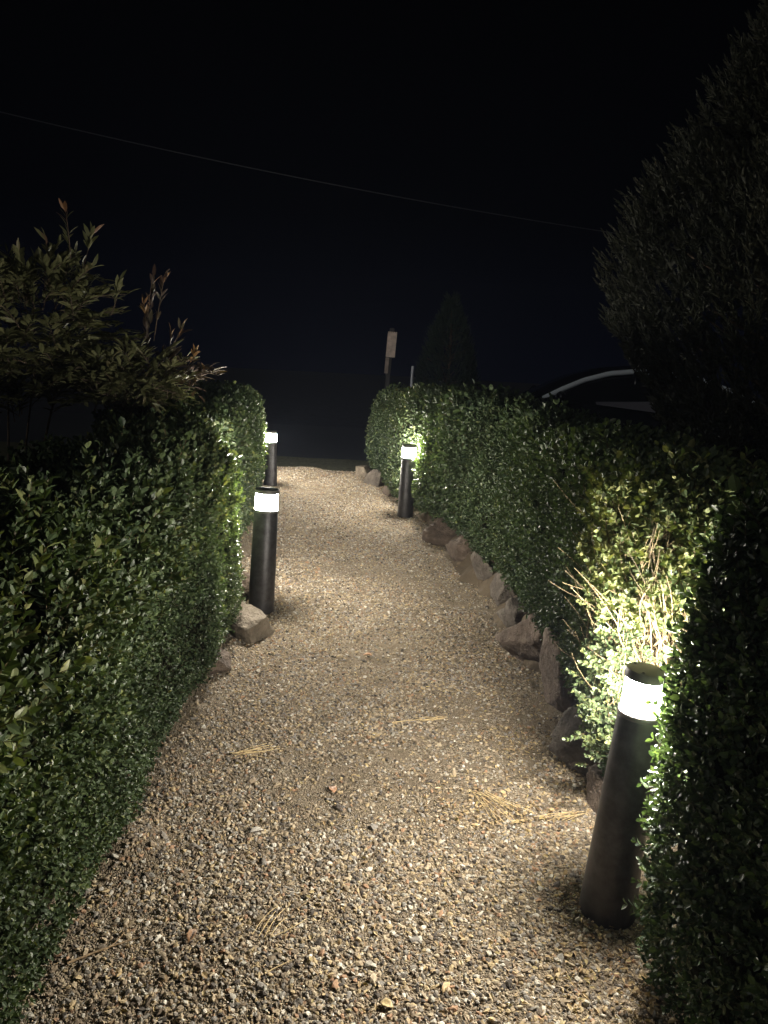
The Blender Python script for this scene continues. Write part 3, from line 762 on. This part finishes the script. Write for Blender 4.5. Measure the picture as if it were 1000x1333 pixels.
# ------------------------------------------------------------------ conifers
def conifer(root, base, h, prof, nspray, nblade, L0, seed, mat, lean=.75, trunk=.12, blade=.035):
    r = np.random.default_rng(seed); bx, by, bz = base
    t = r.random(nspray * 2) ** .8; rad_ = np.interp(t, prof[0], prof[1])
    keep = r.random(len(t)) < rad_ / max(prof[1]) + .1; t, rad_ = t[keep][:nspray], rad_[keep][:nspray]; n = len(t)
    a = r.uniform(0, 6.283, n)
    P0 = np.stack([np.cos(a), np.sin(a), t * 3], -1)
    lump = 1 + .20 * noise3(P0, 4.5, seed, 3)
    q = rad_ * lump * r.uniform(.62, 1.0, n) ** .5
    c = np.stack([bx + np.cos(a) * q, by + np.sin(a) * q, bz + t * h], -1)
    out = np.stack([np.cos(a), np.sin(a), 0 * a], -1)
    d = nrm(out * (1 - lean * .55) + np.array([0, 0, 1]) * lean + r.normal(size=(n, 3)) * .16)
    L = L0 * r.uniform(.6, 1.25, n) * (.8 + .4 * (1 - t))
    kb = np.tile(np.arange(nblade), n); idx = np.repeat(np.arange(n), nblade)
    tt = (kb + r.random(len(kb))) / nblade
    bp_ = c[idx] + d[idx] * (tt * L[idx])[:, None]
    bd = nrm(d[idx] * .8 + nrm(r.normal(size=(len(idx), 3))) * (.75 * (1.1 - tt))[:, None])
    Rm = frames(bd, r)
    TV = np.array([(-.11, 0, 0), (.11, 0, 0), (.10, .55, .03), (0, 1, 0), (-.10, .55, .03)]); TF = np.array([(0, 1, 2), (0, 2, 4), (4, 2, 3)])
    V, F = scatter(TV, TF, bp_, Rm, blade * r.uniform(.7, 1.3, len(idx)) * (1.15 - .5 * tt))
    rv = np.clip(.42 + .17 * r.normal(size=len(idx)) + (.32 * noise3(P0, 7, seed + 3, 3))[idx], 0, 1)
    fix(npmesh('crown', V, F, mat, root, rnd=np.repeat(rv, 5)))
    ps = [bez((bx, by, bz - .2), (bx + .05, by, bz + h * .5), (bx, by, bz + h * .93), 14)]; rs = [np.linspace(trunk, .01, 14)]
    fix(npmesh('trunk', *tubes(ps, rs, 12), M_bark, root, smooth=True))
    ps, rs = [], []
    for i in range(90):
        z = r.uniform(.06, .85); rr = np.interp(z, prof[0], prof[1]) * .85; an = r.uniform(0, 6.283)
        s = np.array([bx, by, bz + z * h]); e = s + np.array([math.cos(an) * rr, math.sin(an) * rr, rr * .45])
        ps.append(bez(s, (s + e) / 2 + [0, 0, -rr * .1], e, 6)); rs.append(np.linspace(trunk * .22 * (1 - z * .6), .004, 6))
    fix(npmesh('limbs', *tubes(ps, rs, 6), M_bark, root, smooth=True))
root = tag(empty('conifer_tree'), 'big dark conifer with upswept shoots rising above the right hedge', 'tree'); root.matrix_basis = Matrix.Translation((3.45, 6.1, -.17))
conifer(root, (3.50, 6.1, -.1), 6.0, ([0, .1, .17, .3, .4, .48, .63, .72, .85, 1], [.8, 1.1, 1.3, 1.62, 1.56, 1.45, 1.08, .85, .5, .08]), 13000, 40, .18, 91, M_conif, blade=.045)
root = tag(empty('cypress_tree'), 'faint small cypress in the dark beyond the far right hedge', 'tree'); root.matrix_basis = Matrix.Translation((1.0, 14, -.17))
conifer(root, (1.0, 14, -.17), 2.65, ([0, .15, .5, .8, 1], [.50, .62, .50, .28, .04]), 2600, 30, .15, 92, M_conif2, lean=.85, trunk=.04)

# ------------------------------------------------------------------ distant posts, wire, car
M_steel = plain('dark_steel', (.05, .05, .055), .5, .5)
M_board = plain('weathered_board', (.46, .38, .34), .7, nscale=12, namt=.35, bump=.2)
M_board2 = plain('shaded_board', (.24, .20, .18), .7, nscale=12, namt=.35)  # darker copy of the board colour, shade put into it
def box(bm, x0, x1, y0, y1, z0, z1, bev=.0):
    g = bmesh.ops.create_cube(bm, size=1, matrix=Matrix.Translation(((x0 + x1) / 2, (y0 + y1) / 2, (z0 + z1) / 2)) @ Matrix.Diagonal((x1 - x0, y1 - y0, z1 - z0, 1)))
    if bev:
        es = list({e for v in g['verts'] for e in v.link_edges}); bmesh.ops.bevel(bm, geom=es, offset=bev, segments=2, affect='EDGES')
root = tag(empty('sign_post', (-.10, 13.03, -.17), (0, rad(2.5), rad(12))), 'narrow pale sign board on a dark post beyond the path end', 'sign')
bm = bmesh.new(); box(bm, -.035, .035, .02, .09, 0, 2.08, .006); bmobj('pole', bm, M_steel, root, angle=30)
bm = bmesh.new(); box(bm, -.075, .075, -.02, .018, 1.61, 2.00, .004)
for k in range(5): box(bm, -.071 + k * .031, -.051 + k * .031, -.02, .016, 1.995, 2.02, .002)
bmobj('board', bm, M_board, root, angle=30)
bm = bmesh.new(); box(bm, -.075, -.020, -.02, .018, 1.34, 1.60, .004); bmobj('lower_strip', bm, M_board2, root, angle=30)
bm = bmesh.new(); box(bm, -.085, .085, -.025, .019, 1.6015, 1.6085); bmobj('bracket', bm, M_steel, root, angle=30)
root = tag(empty('thin_pole', (.27, 11, -.17), (0, rad(1.0), 0)), 'thin grey pole standing just behind the far right hedge', 'pole')
bmobj('shaft', lathe([(0, 0), (.022, 0), (.020, 1.50), (.018, 1.51), (0, 1.515)], 16), plain('galvanised', (.22, .24, .28), .5, .3), root, angle=35)
bmobj('foot_plate', lathe([(0, .0), (.07, .0), (.07, .012), (.0, .014)], 16), M_steel, root, angle=35)

a = np.array([-12, 11.6, 5.78]); b = np.array([14, 15.3, 3.5]); t = np.linspace(0, 1, 80)[:, None]
P = a + (b - a) * t - np.array([0, 0, 1]) * 4 * .75 * t * (1 - t)
P2 = P + np.stack([0 * t[:, 0], .014 * np.cos(t[:, 0] * 240), .014 * np.sin(t[:, 0] * 240)], -1)
V, F = tubes([P], [np.full(80, .0075)], 6)
tag(npmesh('overhead_wire', V, F, plain('wire_sheath', (.028, .03, .04), .7), smooth=True), 'thin overhead wire sagging across the black sky', 'wire')

def car(loc, rz):
    root = tag(empty('parked_car', loc, (0, 0, rz)), 'dark parked car with a highlight painted as a pale arched roof trim behind the right hedge', 'car')
    paint = plain('car_paint', (.012, .014, .020), .25, .3); glass = plain('car_glass', (.008, .009, .012), .05, 0, spec=.8)
    glint = plain('glint_paint', (.80, .90, 1.0), .45, 0); rub = plain('tyre_rubber', (.02, .02, .02), .85); rim = plain('wheel_alloy', (.4, .4, .42), .35, .8)
    lens = plain('lamp_lens', (.5, .5, .52), .15); red = plain('tail_lens', (.25, .02, .02), .2)
    xs = np.array([0, .05, .25, .8, 1.25, 1.9, 2.6, 3.3, 3.9, 4.2, 4.38, 4.42])
    hw = np.array([.52, .66, .80, .88, .90, .90, .90, .90, .88, .84, .72, .6])
    zb = np.array([.60, .70, .80, .92, 1.0, 1.03, 1.04, 1.05, 1.06, 1.04, .96, .80])
    zl = np.array([.32, .26, .22, .20, .18, .18, .18, .18, .20, .26, .34, .42])
    bm = bmesh.new(); rings = []
    for x, h, z, l in zip(xs, hw, zb, zl):
        m = (z + l) / 2
        sec = [(-h * .86, l), (-h * .98, l + .08), (-h, m), (-h * .985, z - .16), (-h * .92, z - .03), (-h * .8, z), (0, z + .035), (h * .8, z), (h * .92, z - .03), (h * .985, z - .16), (h, m), (h * .98, l + .08), (h * .86, l)]
        rings.append([bm.verts.new((x, s, q)) for s, q in sec])
    for p, q in zip(rings, rings[1:]):
        n = len(p)
        for i in range(n): bm.faces.new((p[i], p[(i + 1) % n], q[(i + 1) % n], q[i]))
    bm.faces.new(rings[0]); bm.faces.new(rings[-1][::-1]); bmesh.ops.recalc_face_normals(bm, faces=bm.faces)
    bmobj('body', bm, paint, root, angle=40)
    rx = np.array([1.02, 1.3, 1.6, 1.95, 2.35, 2.8, 3.2, 3.6, 4.0]); rz_ = np.array([1.03, 1.17, 1.30, 1.40, 1.445, 1.44, 1.39, 1.27, 1.09]); rw = np.array([.74, .70, .66, .62, .60, .60, .61, .64, .70])
    bm = bmesh.new(); pr = None
    for x, z, w_ in zip(rx, rz_, rw):
        c = [bm.verts.new((x, s, q)) for s, q in ((-.80, 1.0), (-w_, z - .03), (-w_ * .9, z), (0, z + .02), (w_ * .9, z), (w_, z - .03), (.80, 1.0))]
        if pr:
            for i in range(6): bm.faces.new((pr[i], pr[i + 1], c[i + 1], c[i]))
        pr = c
    bmobj('cabin_glass', bm, glass, root, angle=40)
    bm = bmesh.new(); pr = None
    for x, z, w_ in list(zip(rx, rz_, rw))[3:7]:
        c = [bm.verts.new((x, s, q)) for s, q in ((-w_ * .93, z + .004), (0, z + .026), (w_ * .93, z + .004))]
        if pr:
            for i in range(2): bm.faces.new((pr[i], pr[i + 1], c[i + 1], c[i]))
        pr = c
    bmobj('roof', bm, paint, root)
    for s in (-1, 1):
        P = np.stack([rx, s * (rw + .012), rz_ - .028], -1); tt = np.linspace(0, 8, 40)
        Q = np.stack([np.interp(tt, np.arange(9), np.convolve(np.pad(P[:, i], 1, 'edge'), [.15, .7, .15], 'valid')) for i in range(3)], -1)
        if s < 0: V, F = tubes([Q], [np.full(40, .034)], 10); npmesh('roof_glint', V, F, glint, root, smooth=True)  # pale tube painted as the light reflected along the roof edge
        bm = bmesh.new(); v = [bm.verts.new(c) for c in ((1.75, s * .918, .99), (2.55, s * .918, .93), (2.55, s * .86, 1.06), (1.75, s * .86, 1.02))]
        bm.faces.new(v); bmesh.ops.solidify(bm, geom=bm.faces, thickness=.008); bmobj('window_sill', bm, plain('sill_trim', (.35, .35, .42), .5, .2), root, smooth=False)
        bm = bmesh.new(); box(bm, 2.28, 2.36, s * .66 - .02, s * .66 + .02, 1.03, 1.41, .01); bmobj('pillar', bm, paint, root)
        bm = bmesh.new(); bmesh.ops.create_uvsphere(bm, u_segments=16, v_segments=10, radius=1, matrix=Matrix.Translation((1.25, s * .98, 1.06)) @ Matrix.Diagonal((.07, .11, .07, 1)))
        bmobj('side_mirror', bm, paint, root)
        bm = bmesh.new(); bmesh.ops.create_uvsphere(bm, u_segments=16, v_segments=10, radius=1, matrix=Matrix.Translation((.16, s * .58, .68)) @ Matrix.Diagonal((.10, .16, .07, 1)))
        bmobj('headlight', bm, lens, root)
        bm = bmesh.new(); box(bm, 4.33, 4.41, s * .6 - .12, s * .6 + .12, .80, .93, .01); bmobj('tail_light', bm, red, root)
        for x in (.78, 3.5):
            bm = lathe([(.0, -.10), (.2, -.10), (.29, -.10), (.32, -.07), (.32, .07), (.29, .10), (.2, .10), (0, .10)], 32)
            bmesh.ops.transform(bm, matrix=Matrix.Translation((x, s * .84, .32)) @ Matrix.Rotation(rad(90), 4, 'X'), verts=bm.verts)
            wh = bmobj('wheel', bm, rub, root, angle=35)
            bm = lathe([(.0, -.112), (.05, -.112), (.19, -.108), (.20, -.102), (.20, .102), (.19, .108), (.05, .112), (0, .112)], 32)
            bmesh.ops.transform(bm, matrix=Matrix.Translation((x, s * .84, .32)) @ Matrix.Rotation(rad(90), 4, 'X'), verts=bm.verts)
            bmobj('rim', bm, rim, wh, angle=35)
    return root
car((1.02, 11.4, -.12), 0).scale = (1, 1, 1.1)

# ------------------------------------------------------------------ thin volume added to imitate lens glare round the lamps
M_h = bpy.data.materials.new('glare_volume'); M_h.use_nodes = True; nth = M_h.node_tree
nth.nodes.remove(nth.nodes['Principled BSDF'])
pv = nth.nodes.new('ShaderNodeVolumePrincipled'); pv.inputs['Color'].default_value = (.62, .72, 1.0, 1)
pv.inputs['Density'].default_value = 0.0008; pv.inputs['Anisotropy'].default_value = 0.3
nth.links.new(pv.outputs[0], nth.nodes['Material Output'].inputs['Volume'])
bm = bmesh.new(); box(bm, -64, 64, -64, 64, -1.2, 7.2)
tag(bmobj('glare_haze', bm, M_h, smooth=False), 'thin added volume imitating faint lens glow round the lit bollards', kind='stuff')
